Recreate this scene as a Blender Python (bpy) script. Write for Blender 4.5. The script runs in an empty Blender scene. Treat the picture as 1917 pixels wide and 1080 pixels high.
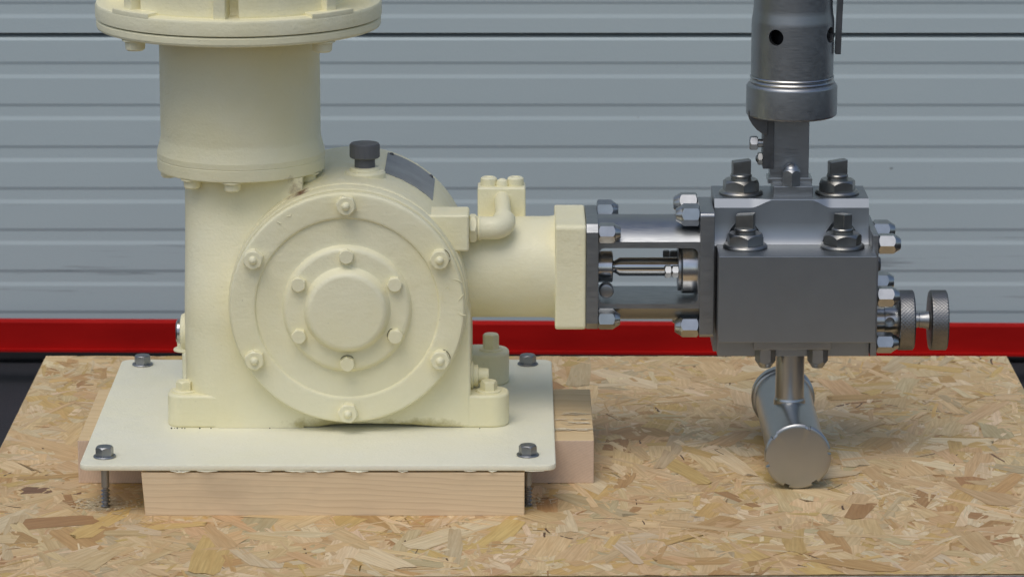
import bpy, bmesh, math, random
from mathutils import Vector, Matrix
R = math.radians
random.seed(7)
sc = bpy.context.scene
C = sc.collection

# ------------------------------------------------------------------ units
# every dimension below is in "u" (1 u = 0.55 mm); meshes are scaled to metres when built
S = 0.00055
F = 7150.0                  # focal length, in pixels of the 1917 px wide photograph
PITCH = R(12.9)
CY, CZ = -6875.0, 2011.0    # camera place (x = 0)
SP, CP = math.sin(PITCH), math.cos(PITCH)

def at(px, py, Y):
    """point of the plane y = Y that the photograph shows at pixel (px, py)"""
    a = (px - 958.5) / F
    b = (py - 540.0) / F
    d = Vector((a, CP - b * SP, -SP - b * CP))
    t = (Y - CY) / d.y
    return Vector((0, CY, CZ)) + d * t
def X(px, Y, z):
    dep = (Y - CY) * CP + (CZ - z) * SP
    return (px - 958.5) * dep / F

# ------------------------------------------------------------------ camera
cam = bpy.data.objects.new('camera', bpy.data.cameras.new('camera'))
C.objects.link(cam)
cam.location = (0, CY * S, CZ * S)
cam.rotation_euler = (R(90) - PITCH, 0, 0)
cam.data.sensor_fit = 'HORIZONTAL'
cam.data.sensor_width = 36
cam.data.lens = 36 * F / 1917
cam.data.clip_start = 0.05
cam.data.clip_end = 500
cam.data.dof.use_dof = True
cam.data.dof.focus_distance = 7230 * S
cam.data.dof.aperture_fstop = 16
sc.camera = cam

# ------------------------------------------------------------------ sky and sun (soft overcast daylight)
SUN_EL, SUN_AZ = 62, 205     # azimuth clockwise from +Y: behind the camera, a little to the left
w = bpy.data.worlds.new('World'); sc.world = w; w.use_nodes = True
nt = w.node_tree
bg = nt.nodes['Background']
sky = nt.nodes.new('ShaderNodeTexSky'); sky.sky_type = 'NISHITA'; sky.sun_disc = False
sky.sun_elevation = R(SUN_EL); sky.sun_rotation = R(SUN_AZ)
sky.air_density = 1.0; sky.dust_density = 2.5; sky.ozone_density = 1.0
nt.links.new(sky.outputs[0], bg.inputs['Color'])
bg.inputs['Strength'].default_value = 0.10
sl = bpy.data.lights.new('sun', 'SUN'); sl.energy = 0.8; sl.angle = R(40); sl.color = (1, 0.98, 0.93)
so = bpy.data.objects.new('sun', sl); C.objects.link(so)
az = R(SUN_AZ); el = R(SUN_EL)
sdir = Vector((math.sin(az) * math.cos(el), math.cos(az) * math.cos(el), math.sin(el)))
so.rotation_euler = sdir.to_track_quat('Z', 'Y').to_euler()
so.location = sdir * 20
sc.view_settings.view_transform = 'Standard'
sc.view_settings.look = 'None'
sc.view_settings.gamma = 1
sc.view_settings.exposure = 0.22

# ------------------------------------------------------------------ materials
def new_mat(name):
    m = bpy.data.materials.new(name); m.use_nodes = True
    n = m.node_tree.nodes; l = m.node_tree.links
    return m, n, l, n['Principled BSDF']
def noise(n, l, vec, scale, detail=4, rough=0.55):
    t = n.new('ShaderNodeTexNoise'); t.inputs['Scale'].default_value = scale
    t.inputs['Detail'].default_value = detail; t.inputs['Roughness'].default_value = rough
    if vec is not None: l.new(vec, t.inputs['Vector'])
    return t
def ramp(n, l, fac, stops):
    r = n.new('ShaderNodeValToRGB')
    e = r.color_ramp.elements
    while len(e) < len(stops): e.new(0.5)
    for k, (p, c) in enumerate(stops):
        e[k].position = p; e[k].color = (*c, 1) if len(c) == 3 else c
    l.new(fac, r.inputs[0]); return r
def mapping(n, l, vec, scale=(1, 1, 1), rot=(0, 0, 0), loc=(0, 0, 0)):
    m = n.new('ShaderNodeMapping'); m.inputs['Scale'].default_value = scale
    m.inputs['Rotation'].default_value = rot; m.inputs['Location'].default_value = loc
    l.new(vec, m.inputs['Vector']); return m.outputs[0]
def mix(n, l, fac, a, b, mode='MIX'):
    m = n.new('ShaderNodeMix'); m.data_type = 'RGBA'; m.blend_type = mode
    for s, v in ((m.inputs[0], fac), (m.inputs[6], a), (m.inputs[7], b)):
        if hasattr(v, 'is_linked'): l.new(v, s)
        elif isinstance(v, (int, float)): s.default_value = v
        else: s.default_value = (*v, 1)
    return m.outputs[2]
def math_n(n, l, op, a, b=None, c=None):
    m = n.new('ShaderNodeMath'); m.operation = op
    for k, v in enumerate((a, b, c)):
        if v is None: continue
        if hasattr(v, 'is_linked'): l.new(v, m.inputs[k])
        else: m.inputs[k].default_value = v
    return m.outputs[0]
def bump(n, l, h, strength, dist, prev=None):
    b = n.new('ShaderNodeBump'); b.inputs['Strength'].default_value = strength
    b.inputs['Distance'].default_value = dist
    l.new(h, b.inputs['Height'])
    if prev is not None: l.new(prev, b.inputs['Normal'])
    return b.outputs[0]
def gpos(n):
    return n.new('ShaderNodeNewGeometry').outputs['Position']
def opos(n):
    return n.new('ShaderNodeTexCoord').outputs['Object']

def paint(name, base, yellow, rough=0.42, lump=0.55):
    m, n, l, p = new_mat(name)
    v = gpos(n)
    a = noise(n, l, v, 9, 5, 0.6)
    f = ramp(n, l, a.outputs[0], [(0.42, (0, 0, 0)), (0.72, (1, 1, 1))])
    col = mix(n, l, math_n(n, l, 'MULTIPLY', f.outputs[0], 0.55), base, yellow)
    sp = noise(n, l, v, 210, 3, 0.6)
    dirt = ramp(n, l, sp.outputs[0], [(0.70, (0, 0, 0)), (0.78, (1, 1, 1))])
    col = mix(n, l, math_n(n, l, 'MULTIPLY', dirt.outputs[0], 0.28), col, (0.25, 0.22, 0.14))
    if name == 'cream_paint':
        sn = noise(n, l, v, 70, 4, 0.65)
        for (sx_, sy_, sz_, rad_, c_, amt) in ((-0.2255, 0.165, 0.311, 0.020, (0.16, 0.07, 0.025), 1.0), (-0.2250, 0.172, 0.317, 0.009, (0.02, 0.015, 0.012), 1.0),
                                               (-0.10, 0.147, 0.058, 0.010, (0.42, 0.36, 0.13), .8), (-0.20, 0.147, 0.058, 0.010, (0.42, 0.36, 0.13), .8)):
            vd = n.new('ShaderNodeVectorMath'); vd.operation = 'SUBTRACT'; l.new(v, vd.inputs[0]); vd.inputs[1].default_value = (sx_, sy_, sz_)
            vs_ = n.new('ShaderNodeVectorMath'); vs_.operation = 'MULTIPLY'; l.new(vd.outputs[0], vs_.inputs[0])
            vs_.inputs[1].default_value = (1, 1, 1) if sz_ > .1 else (.16, 1, 1)
            ln = n.new('ShaderNodeVectorMath'); ln.operation = 'LENGTH'; l.new(vs_.outputs[0], ln.inputs[0])
            q = math_n(n, l, 'MULTIPLY_ADD', sn.outputs[0], rad_ * 1.6, math_n(n, l, 'MULTIPLY', ln.outputs['Value'], -1))
            q = math_n(n, l, 'MULTIPLY', math_n(n, l, 'MAXIMUM', q, 0.0), amt / (rad_ * .6))
            q = math_n(n, l, 'MINIMUM', q, amt)
            col = mix(n, l, q, col, c_)
    l.new(col, p.inputs['Base Color'])
    p.inputs['Roughness'].default_value = rough
    r = ramp(n, l, noise(n, l, v, 60, 4).outputs[0], [(0.3, (rough - .1,) * 3), (0.7, (rough + .14,) * 3)])
    l.new(r.outputs[0], p.inputs['Roughness'])
    b = bump(n, l, noise(n, l, v, 55, 3, 0.5).outputs[0], lump, 0.0016)
    b = bump(n, l, noise(n, l, v, 300, 4, 0.6).outputs[0], 0.6, 0.0008, b)
    b = bump(n, l, noise(n, l, mapping(n, l, v, (25, 25, 260)), 1.0, 4, 0.6).outputs[0], 0.30, 0.0006, b)
    l.new(b, p.inputs['Normal'])
    return m

def steel(name, base, rough, metal=1.0, brush=(1, 1, 1), bstr=0.12, var=0.35, tint=(0.30, 0.24, 0.15), tmix=0.25, rvar=0.09):
    m, n, l, p = new_mat(name)
    v = gpos(n)
    a = noise(n, l, v, 26, 3, 0.5)
    dark = tuple(c * (1 - var) for c in base)
    col = ramp(n, l, a.outputs[0], [(0.30, dark), (0.66, base)]).outputs[0]
    st = noise(n, l, v, 34, 2, 0.5)
    sf = ramp(n, l, st.outputs[0], [(0.60, (0, 0, 0)), (0.78, (1, 1, 1))])
    col = mix(n, l, math_n(n, l, 'MULTIPLY', sf.outputs[0], tmix), col, tint)
    l.new(col, p.inputs['Base Color'])
    p.inputs['Metallic'].default_value = metal
    g = noise(n, l, mapping(n, l, v, brush), 260, 4, 0.6)
    rr = ramp(n, l, g.outputs[0], [(0.3, (max(rough - rvar, .03),) * 3), (0.7, (rough + rvar,) * 3)])
    l.new(rr.outputs[0], p.inputs['Roughness'])
    if bstr > 0: l.new(bump(n, l, g.outputs[0], bstr, 0.0003), p.inputs['Normal'])
    return m

M = {}
M['cream'] = paint('cream_paint', (0.86, 0.815, 0.565), (0.83, 0.755, 0.43))
M['plate'] = paint('plate_paint', (0.87, 0.845, 0.67), (0.86, 0.825, 0.59), 0.45, 0.22)
M['steel'] = steel('brushed_steel', (0.38, 0.395, 0.405), 0.38, brush=(0.25, 1, 4), var=0.12, tmix=0.10, bstr=0.05)
M['block'] = steel('machined_block_steel', (0.335, 0.355, 0.37), 0.42, brush=(0.3, 3, 3), var=0.05, tmix=0.03, bstr=0.04, rvar=0.03)
def plain_steel(name, base, rough):
    m, n, l, p = new_mat(name)
    c = noise(n, l, gpos(n), 90, 2, 0.5)
    l.new(ramp(n, l, c.outputs[0], [(0.35, tuple(k * .88 for k in base)), (0.65, base)]).outputs[0], p.inputs['Base Color'])
    p.inputs['Metallic'].default_value = 1; p.inputs['Roughness'].default_value = rough
    return m
M['nut'] = plain_steel('bright_nut_steel', (0.47, 0.48, 0.475), 0.28)
M['darksteel'] = steel('dark_steel', (0.20, 0.205, 0.21), 0.45)
M['bright'] = plain_steel('bright_gland_steel', (0.66, 0.66, 0.65), 0.24)
M['oldsteel'] = steel('oily_valve_nut_steel', (0.38, 0.38, 0.36), 0.32, rvar=0.04, bstr=0.06)
M['chrome'] = steel('polished_rod_steel', (0.50, 0.51, 0.51), 0.07, rvar=0.02, bstr=0.0, var=0.1)
M['tube'] = steel('satin_tube_steel', (0.44, 0.45, 0.45), 0.30, brush=(1, .3, 1), rvar=0.015, var=0.06, bstr=0.02, tint=(0.45, 0.42, 0.36))
M['zinc'] = steel('zinc_screw_steel', (0.36, 0.37, 0.38), 0.42, bstr=0.4)
M['tag'] = steel('aluminium_tag', (0.33, 0.35, 0.35), 0.7, metal=0.15, var=0.25, tint=(.12, .12, .12))

m, n, l, p = new_mat('black_plastic'); M['black'] = m
p.inputs['Base Color'].default_value = (0.11, 0.113, 0.12, 1); p.inputs['Roughness'].default_value = 0.5
l.new(bump(n, l, noise(n, l, gpos(n), 700, 3).outputs[0], 0.4, 0.0004), p.inputs['Normal'])

m, n, l, p = new_mat('red_paint'); M['red'] = m
v = gpos(n)
f = noise(n, l, mapping(n, l, v, (1, 4, 4)), 6, 5)
l.new(ramp(n, l, f.outputs[0], [(0.3, (0.34, 0.003, 0.002)), (0.7, (0.46, 0.006, 0.004))]).outputs[0], p.inputs['Base Color'])
p.inputs['Specular IOR Level'].default_value = 0.15
p.inputs['Roughness'].default_value = 0.7
l.new(bump(n, l, noise(n, l, v, 90, 4).outputs[0], 0.25, 0.0008), p.inputs['Normal'])

m, n, l, p = new_mat('door_coating'); M['door'] = m
v = gpos(n)
f = noise(n, l, mapping(n, l, v, (1, 1, 2)), 1.6, 6, 0.6)
col = ramp(n, l, f.outputs[0], [(0.3, (0.495, 0.575, 0.58)), (0.7, (0.525, 0.605, 0.605))]).outputs[0]
# scuffs: streaky marks low on the door
s1 = noise(n, l, mapping(n, l, v, (2.6, 1, 60)), 1.0, 5, 0.65)
sep = n.new('ShaderNodeSeparateXYZ'); l.new(v, sep.inputs[0])
low = n.new('ShaderNodeMapRange'); low.inputs[1].default_value = 0.06; low.inputs[2].default_value = -0.03
l.new(sep.outputs[2], low.inputs[0])
sc1 = ramp(n, l, s1.outputs[0], [(0.585, (0, 0, 0)), (0.68, (1, 1, 1))])
col = mix(n, l, math_n(n, l, 'MULTIPLY', math_n(n, l, 'MULTIPLY', sc1.outputs[0], low.outputs[0]), 0.7), col, (0.17, 0.18, 0.19))
sp = noise(n, l, v, 45, 2, 0.5)
spots = ramp(n, l, sp.outputs[0], [(0.765, (0, 0, 0)), (0.79, (1, 1, 1))])
col = mix(n, l, math_n(n, l, 'MULTIPLY', spots.outputs[0], 0.6), col, (0.10, 0.10, 0.10))
l.new(col, p.inputs['Base Color']); p.inputs['Roughness'].default_value = 0.48
l.new(bump(n, l, noise(n, l, mapping(n, l, v, (1, 1, 1)), 420, 3).outputs[0], 0.25, 0.0005), p.inputs['Normal'])

m, n, l, p = new_mat('black_rubber'); M['rubber'] = m
p.inputs['Base Color'].default_value = (0.012, 0.012, 0.014, 1); p.inputs['Roughness'].default_value = 0.7

m, n, l, p = new_mat('crack_dirt'); M['crack'] = m
p.inputs['Base Color'].default_value = (0.16, 0.14, 0.08, 1); p.inputs['Roughness'].default_value = 0.9

m, n, l, p = new_mat('grey_seal'); M['seal'] = m
p.inputs['Base Color'].default_value = (0.17, 0.20, 0.205, 1); p.inputs['Roughness'].default_value = 0.7

m, n, l, p = new_mat('dark_floor'); M['floor'] = m
v = gpos(n)
l.new(ramp(n, l, noise(n, l, v, 3, 8, 0.7).outputs[0], [(0.3, (0.013, 0.013, 0.017)), (0.7, (0.024, 0.024, 0.030))]).outputs[0], p.inputs['Base Color'])
p.inputs['Roughness'].default_value = 0.85
l.new(bump(n, l, noise(n, l, v, 240, 4).outputs[0], 0.6, 0.002), p.inputs['Normal'])

def timber(name, base, dark, endgrain=False, rot=(0, 0, 0)):
    m, n, l, p = new_mat(name)
    v = mapping(n, l, gpos(n), (1, 1, 1), rot)
    warp = noise(n, l, mapping(n, l, v, (2.5, 9, 9)), 1.4, 4, 0.5)
    sep = n.new('ShaderNodeSeparateXYZ'); l.new(v, sep.inputs[0])
    if endgrain:
        # growth rings seen end on: circles round a pith far below and to the left
        dx = math_n(n, l, 'ADD', sep.outputs[0], -0.15); dz = math_n(n, l, 'ADD', sep.outputs[2], 0.13)
        rr = math_n(n, l, 'SQRT', math_n(n, l, 'ADD', math_n(n, l, 'MULTIPLY', dx, dx), math_n(n, l, 'MULTIPLY', dz, dz)))
    else:
        rr = math_n(n, l, 'ADD', math_n(n, l, 'MULTIPLY', sep.outputs[2], 1.0), math_n(n, l, 'MULTIPLY', sep.outputs[1], 0.35))
        rr = math_n(n, l, 'ADD', rr, math_n(n, l, 'MULTIPLY', sep.outputs[0], 0.035))
    rr = math_n(n, l, 'ADD', rr, math_n(n, l, 'MULTIPLY', warp.outputs[0], 0.030))
    ring = math_n(n, l, 'FRACT', math_n(n, l, 'MULTIPLY', rr, 170 if not endgrain else 330))
    lines = ramp(n, l, ring, [(0.0, (0, 0, 0)), (0.72, (0.35, 0.35, 0.35)), (0.92, (1, 1, 1)), (1.0, (0, 0, 0))])
    fib = noise(n, l, mapping(n, l, v, (8, 420, 420) if not endgrain else (300, 300, 300)), 1.0, 4, 0.6)
    col = mix(n, l, math_n(n, l, 'MULTIPLY', lines.outputs[0], 0.5), base, dark)
    col = mix(n, l, math_n(n, l, 'MULTIPLY', ramp(n, l, fib.outputs[0], [(0.42, (0, 0, 0)), (0.75, (1, 1, 1))]).outputs[0], 0.35), col, dark)
    big = noise(n, l, mapping(n, l, v, (9, 22, 22)), 1.0, 4, 0.6)
    col = mix(n, l, math_n(n, l, 'MULTIPLY', ramp(n, l, big.outputs[0], [(0.52, (0, 0, 0)), (0.72, (1, 1, 1))]).outputs[0], 0.50), col, tuple(c * .66 for c in base))
    l.new(col, p.inputs['Base Color']); p.inputs['Roughness'].default_value = 0.72
    l.new(bump(n, l, fib.outputs[0], 0.45, 0.0005), p.inputs['Normal'])
    return m
M['beam'] = timber('spruce_beam', (0.80, 0.635, 0.41), (0.56, 0.40, 0.23))
M['plank_top'] = timber('planed_plank', (0.74, 0.56, 0.32), (0.56, 0.39, 0.19))
M['plank_end'] = timber('sawn_end_grain', (0.70, 0.53, 0.39), (0.55, 0.40, 0.28), endgrain=True)

# OSB strands: tint attribute picks the wood colour, the UV runs along the fibre
m, n, l, p = new_mat('osb_strand_wood'); M['strand'] = m
att = n.new('ShaderNodeAttribute'); att.attribute_name = 'tint'
uv = n.new('ShaderNodeUVMap'); uv.uv_map = 'fibre'
fine = noise(n, l, mapping(n, l, uv.outputs[0], (0.010, 0.17, 1)), 1.0, 5, 0.65)
coarse = noise(n, l, mapping(n, l, uv.outputs[0], (0.008, 0.05, 1)), 1.0, 3, 0.6)
col = mix(n, l, math_n(n, l, 'MULTIPLY', ramp(n, l, fine.outputs[0], [(0.40, (0, 0, 0)), (0.66, (1, 1, 1))]).outputs[0], 0.55), att.outputs['Color'],
          mix(n, l, 1.0, att.outputs['Color'], (0.58, 0.50, 0.40), 'MULTIPLY'))
col = mix(n, l, math_n(n, l, 'MULTIPLY', ramp(n, l, coarse.outputs[0], [(0.42, (0, 0, 0)), (0.70, (1, 1, 1))]).outputs[0], 0.5), col,
          mix(n, l, 1.0, att.outputs['Color'], (0.78, 0.66, 0.52), 'MULTIPLY'))
l.new(col, p.inputs['Base Color']); p.inputs['Roughness'].default_value = 0.58
l.new(bump(n, l, fine.outputs[0], 0.35, 0.0005), p.inputs['Normal'])

m, n, l, p = new_mat('osb_core'); M['core'] = m
v = gpos(n)
f = noise(n, l, mapping(n, l, v, (40, 40, 120)), 1.0, 5, 0.7)
l.new(ramp(n, l, f.outputs[0], [(0.35, (0.22, 0.13, 0.06)), (0.5, (0.50, 0.38, 0.21)), (0.65, (0.62, 0.50, 0.30))]).outputs[0], p.inputs['Base Color'])
p.inputs['Roughness'].default_value = 0.8
m, n, l, p = new_mat('osb_edge_dust'); M['edge'] = m
f = noise(n, l, mapping(n, l, gpos(n), (60, 60, 200)), 1.0, 6, 0.75)
l.new(ramp(n, l, f.outputs[0], [(0.35, (0.10, 0.095, 0.09)), (0.5, (0.27, 0.26, 0.25)), (0.65, (0.40, 0.38, 0.34))]).outputs[0], p.inputs['Base Color'])
p.inputs['Roughness'].default_value = 0.9

# ------------------------------------------------------------------ mesh builder
class MB:
    def __init__(s): s.bm = bmesh.new()
    def _bev(s, geom_edges, r, seg=2):
        if r > 0:
            bmesh.ops.bevel(s.bm, geom=geom_edges, offset=r, segments=seg, affect='EDGES', profile=0.5, clamp_overlap=True)
    def box(s, x0, x1, y0, y1, z0, z1, bev=2, seg=2):
        r = bmesh.ops.create_cube(s.bm, size=1)
        for v in r['verts']:
            v.co = Vector(((x0 + x1) / 2 + v.co.x * (x1 - x0), (y0 + y1) / 2 + v.co.y * (y1 - y0), (z0 + z1) / 2 + v.co.z * (z1 - z0)))
        s._bev(list({e for v in r['verts'] for e in v.link_edges}), bev, seg)
        return s
    def prism(s, pts, axis, a, b, bev=0, seg=2):
        """polygon pts in the plane across axis, extruded from a to b. axis y: pts are (x, z); x: (y, z); z: (x, y)"""
        def P(p, t):
            return Vector({'y': (p[0], t, p[1]), 'x': (t, p[0], p[1]), 'z': (p[0], p[1], t)}[axis])
        va = [s.bm.verts.new(P(p, a)) for p in pts]; vb = [s.bm.verts.new(P(p, b)) for p in pts]
        k = len(pts)
        fs = [s.bm.faces.new(va), s.bm.faces.new(vb[::-1])]
        for i in range(k): fs.append(s.bm.faces.new((va[i], vb[i], vb[(i + 1) % k], va[(i + 1) % k])))
        bmesh.ops.recalc_face_normals(s.bm, faces=fs)
        if bev:
            s.bm.edges.index_update()
            ed = [e for e in {e for f in fs[:2] for e in f.edges}]
            s._bev(ed, bev, seg)
        return s
    def lathe(s, prof, c, axis='z', seg=64, f=None, phase=0.0):
        """prof: list of (radius, t) along the axis; c: centre; closed at both ends when radius is 0 or by caps. f(radius, angle, t) may change the radius"""
        c = Vector(c)
        sgn = -1 if axis[0] == '-' else 1
        ax = axis[-1]
        def P(r, t, a):
            if f: r = f(r, a, t)
            u, v = r * math.cos(a), r * math.sin(a)
            t *= sgn
            return c + Vector({'z': (u, v, t), 'x': (t, u, v), 'y': (v, t, u)}[ax])
        rings = []
        for (r, t) in prof:
            if r < 1e-6: rings.append([s.bm.verts.new(P(0, t, 0))])
            else: rings.append([s.bm.verts.new(P(r, t, phase + 2 * math.pi * k / seg)) for k in range(seg)])
        fs = []
        for A, B in zip(rings, rings[1:]):
            for k in range(seg):
                a0, a1 = A[k % len(A)], A[(k + 1) % len(A)]
                b0, b1 = B[k % len(B)], B[(k + 1) % len(B)]
                q = []
                for vv in (a0, a1, b1, b0):
                    if vv not in q: q.append(vv)
                if len(q) >= 3: fs.append(s.bm.faces.new(q))
        for rg in (rings[0], rings[-1]):
            if len(rg) > 1: fs.append(s.bm.faces.new(rg))
        bmesh.ops.recalc_face_normals(s.bm, faces=fs)
        return s
    def tube(s, pts, rad, seg=10):
        pts = [Vector(p) for p in pts]
        rings = []
        for i, p in enumerate(pts):
            d = (pts[min(i + 1, len(pts) - 1)] - pts[max(i - 1, 0)]).normalized()
            up = Vector((0, 0, 1)) if abs(d.z) < 0.9 else Vector((1, 0, 0))
            a = d.cross(up).normalized(); b = d.cross(a)
            rr = rad[i] if isinstance(rad, (list, tuple)) else rad
            rings.append([s.bm.verts.new(p + a * math.cos(2 * math.pi * k / seg) * rr + b * math.sin(2 * math.pi * k / seg) * rr) for k in range(seg)])
        fs = []
        for A, B in zip(rings, rings[1:]):
            for k in range(seg): fs.append(s.bm.faces.new((A[k], A[(k + 1) % seg], B[(k + 1) % seg], B[k])))
        fs.append(s.bm.faces.new(rings[0][::-1])); fs.append(s.bm.faces.new(rings[-1]))
        bmesh.ops.recalc_face_normals(s.bm, faces=fs)
        return s
    def rounded(s, x0, x1, y0, y1, r, k=6):
        pts = []
        for cx, cy, a0 in ((x1 - r, y0 + r, -90), (x1 - r, y1 - r, 0), (x0 + r, y1 - r, 90), (x0 + r, y0 + r, 180)):
            for i in range(k + 1):
                a = R(a0 + 90 * i / k); pts.append((cx + r * math.cos(a), cy + r * math.sin(a)))
        return pts
    def mesh(s, name, sharp=32):
        for v in s.bm.verts: v.co *= S
        me = bpy.data.meshes.new(name); s.bm.to_mesh(me); s.bm.free()
        for pl in me.polygons: pl.use_smooth = True
        me.set_sharp_from_angle(angle=R(sharp))
        return me
    def build(s, name, mat, parent=None, base=None, sharp=32):
        """one mesh object. base: place of the thing (u); the mesh was written in world u"""
        if base is None and parent is not None: base = ROOT[parent.name] if parent.name in ROOT else Vector((0, 0, 0))
        if base is not None:
            for v in s.bm.verts: v.co -= base
        me = s.mesh(name, sharp)
        o = bpy.data.objects.new(name, me); C.objects.link(o)
        wn(o)
        for mm in (mat if isinstance(mat, (list, tuple)) else [mat]): me.materials.append(mm)
        if parent is not None:
            o.parent = parent; ROOT[o.name] = base
        elif base is not None:
            o.location = base * S; ROOT[o.name] = base
        return o
ROOT = {}
def wn(o):
    md = o.modifiers.new('weighted', 'WEIGHTED_NORMAL'); md.keep_sharp = True; md.mode = 'FACE_AREA'; md.weight = 90
    return o
def tag(o, label=None, cat=None, group=None, kind=None):
    if label: o['label'] = label
    if cat: o['category'] = cat
    if group: o['group'] = group
    if kind: o['kind'] = kind
    return o
def empty(name, loc):
    o = bpy.data.objects.new(name, None); C.objects.link(o)
    o.empty_display_size = 0.05
    o.location = Vector(loc) * S; ROOT[o.name] = Vector(loc); return o
ROT = {'+z': (0, 0, 0), '-z': (math.pi, 0, 0), '-y': (math.pi / 2, 0, 0), '+y': (-math.pi / 2, 0, 0), '+x': (0, math.pi / 2, 0), '-x': (0, -math.pi / 2, 0)}
def put(me, name, parent, pos, d='+z', spin=0.0, scale=1.0, label=None):
    """a copy of a small shared mesh (built round its own foot, along +z) as a child of parent"""
    o = bpy.data.objects.new(name, me); C.objects.link(o)
    wn(o)
    o.parent = parent
    base = ROOT.get(parent.name, Vector((0, 0, 0)))
    o.location = (Vector(pos) - base) * S
    o.rotation_euler = (Matrix.Rotation(ROT[d][0], 3, 'X') @ Matrix.Rotation(ROT[d][1], 3, 'Y') @ Matrix.Rotation(spin, 3, 'Z')).to_euler()
    o.scale = (scale,) * 3
    if label: o['label'] = label
    return o
def shared(mb, name, mat, sharp=32):
    me = mb.mesh(name, sharp); me.materials.append(mat); return me
def cut(o, cutters):
    """carve the cutter shapes out of o, keep the result as plain mesh data"""
    tmp = []
    o.modifiers.clear()
    for mb, base in cutters:
        for v in mb.bm.verts: v.co -= base
        me = mb.mesh('cutter')
        c = bpy.data.objects.new('cutter', me); C.objects.link(c); c.matrix_world = Matrix.Translation(base * S)
        md = o.modifiers.new('b', 'BOOLEAN'); md.operation = 'DIFFERENCE'; md.solver = 'EXACT'; md.object = c
        tmp.append(c)
    bpy.context.view_layer.update()
    dg = bpy.context.evaluated_depsgraph_get()
    me2 = bpy.data.meshes.new_from_object(o.evaluated_get(dg))
    o.modifiers.clear()
    old = o.data; nm = old.name; o.data = me2; bpy.data.meshes.remove(old); me2.name = nm
    for pl in me2.polygons: pl.use_smooth = True
    me2.set_sharp_from_angle(angle=R(20))
    wn(o)
    for c in tmp:
        d = c.data; bpy.data.objects.remove(c); bpy.data.meshes.remove(d)
    return o

def hexa(mb, af, z0, z1, ch_top=0.0, ch_bot=0.0, rot=0.0):
    """hexagon head along z with its corners turned off (the curved chamfer of a real nut)"""
    Rc = af / math.sqrt(3); seg = 36
    def hr(a):
        a = (a - rot) % (math.pi / 3) - math.pi / 6
        return (af / 2) / math.cos(a)
    cone = Rc - af / 2 * 0.97
    rows = []
    if ch_bot: rows += [(af / 2 * 0.95, z0), ('h', z0, ch_bot, 1)]
    else: rows += [('p', z0)]
    if ch_top: rows += [('h', z1, ch_top, -1), (af / 2 * 0.95, z1)]
    else: rows += [('p', z1)]
    rings = []
    for row in rows:
        ring = []
        for k in range(seg):
            a = rot + 2 * math.pi * k / seg; h = hr(a)
            if row[0] == 'h':
                drop = row[2] * (h - af / 2 * 0.95) / cone
                r, z = h, row[1] + row[3] * drop
            elif row[0] == 'p': r, z = h, row[1]
            else: r, z = row
            ring.append(mb.bm.verts.new((r * math.cos(a), r * math.sin(a), z)))
        rings.append(ring)
    fs = []
    for A, B in zip(rings, rings[1:]):
        for k in range(seg): fs.append(mb.bm.faces.new((A[k], A[(k + 1) % seg], B[(k + 1) % seg], B[k])))
    fs.append(mb.bm.faces.new(rings[0][::-1])); fs.append(mb.bm.faces.new(rings[-1]))
    bmesh.ops.recalc_face_normals(mb.bm, faces=fs)
    return mb
def dome(mb, r, z0, h, seg=20, k=4):
    prof = [(r, z0)] + [(r * math.cos(R(90 * i / k)), z0 + h * math.sin(R(90 * i / k))) for i in range(1, k)] + [(0, z0 + h)]
    return mb.lathe(prof, (0, 0, 0), 'z', seg)

# ================================================================== THE SETTING
FLOOR_Z = -330
mb = MB(); mb.box(-60000, 60000, -60000, 60000, FLOOR_Z - 200, FLOOR_Z, 0)
fl = tag(mb.build('ground', M['floor']), kind='structure')
# a shallow sawn joint in the dark floor is the edge of the slab in front of the door
mb = MB()
jy = at(20, 748, 0)
mb.box(-9000, 9000, 1660, 2420, FLOOR_Z, FLOOR_Z + 7, 2)
tag(mb.build('door_threshold', M['floor']), kind='structure')

# sectional door with ribbed panels -------------------------------------------------
DY = 2500
def dz(py): return at(958, py, DY).z
door = tag(empty('sectional_door', (0, DY, FLOOR_Z)), 'pale blue grey sectional door of ribbed panels behind the pump', 'door')
zj = dz(71)                                   # joint between the two panels
pitch_r = dz(118) - dz(196.5)
rib_h = dz(120) - dz(146)
def panel(z0, z1, name):
    """profile in (y, z): outer face at DY, recessed bands, rounded top nose; swept along x"""
    pr = [(DY + 90, z0), (DY + 14, z0), (DY, z0 + 3)]
    z = dz(118)+(z1-zj)
    bands = []
    while z - rib_h > z0 + 20:
        bands.append((z - rib_h, z)); z -= pitch_r
    for (a, b) in reversed(bands):
        pr += [(DY, a - 6), (DY + .4, a - 3), (DY + 1.7, a + 4), (DY + 2.1, a + 7), (DY + 2.1, b - 5), (DY + 1.6, b - 3), (DY + .4, b + 2), (DY, b + 4)]
    pr += [(DY, z1 - 7), (DY + 1.5, z1 - 3), (DY + 5, z1), (DY + 40, z1 + 1), (DY + 90, z1 + 1)]
    mb = MB(); mb.prism(pr, 'x', -6000, 6000)
    return mb.build(name, M['door'], door, sharp=12)
door_bottom = dz(604) - 50
PH = zj - door_bottom
panel(door_bottom, zj, 'door_panel')
for k in range(1, 4):
    panel(zj + 9 + (k - 1) * (PH + 9), zj + k * (PH + 9), 'door_panel')
mb = MB(); mb.box(-6000, 6000, DY + 20, DY + 80, door_bottom, zj + 3 * PH + 30, 0)
for zz in (zj + 4.5,): pass
mb2 = MB(); mb2.box(-6000, 6000, DY + 9, DY + 60, zj + 1.2, zj + 6, 0); mb.bm.free()
mb2.build('joint_seal', M['seal'], door)
mb = MB(); mb.box(-6000, 6000, DY - 4, DY + 70, FLOOR_Z + 8, door_bottom - 1, 8)
mb.build('bottom_seal', M['rubber'], door)

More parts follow.
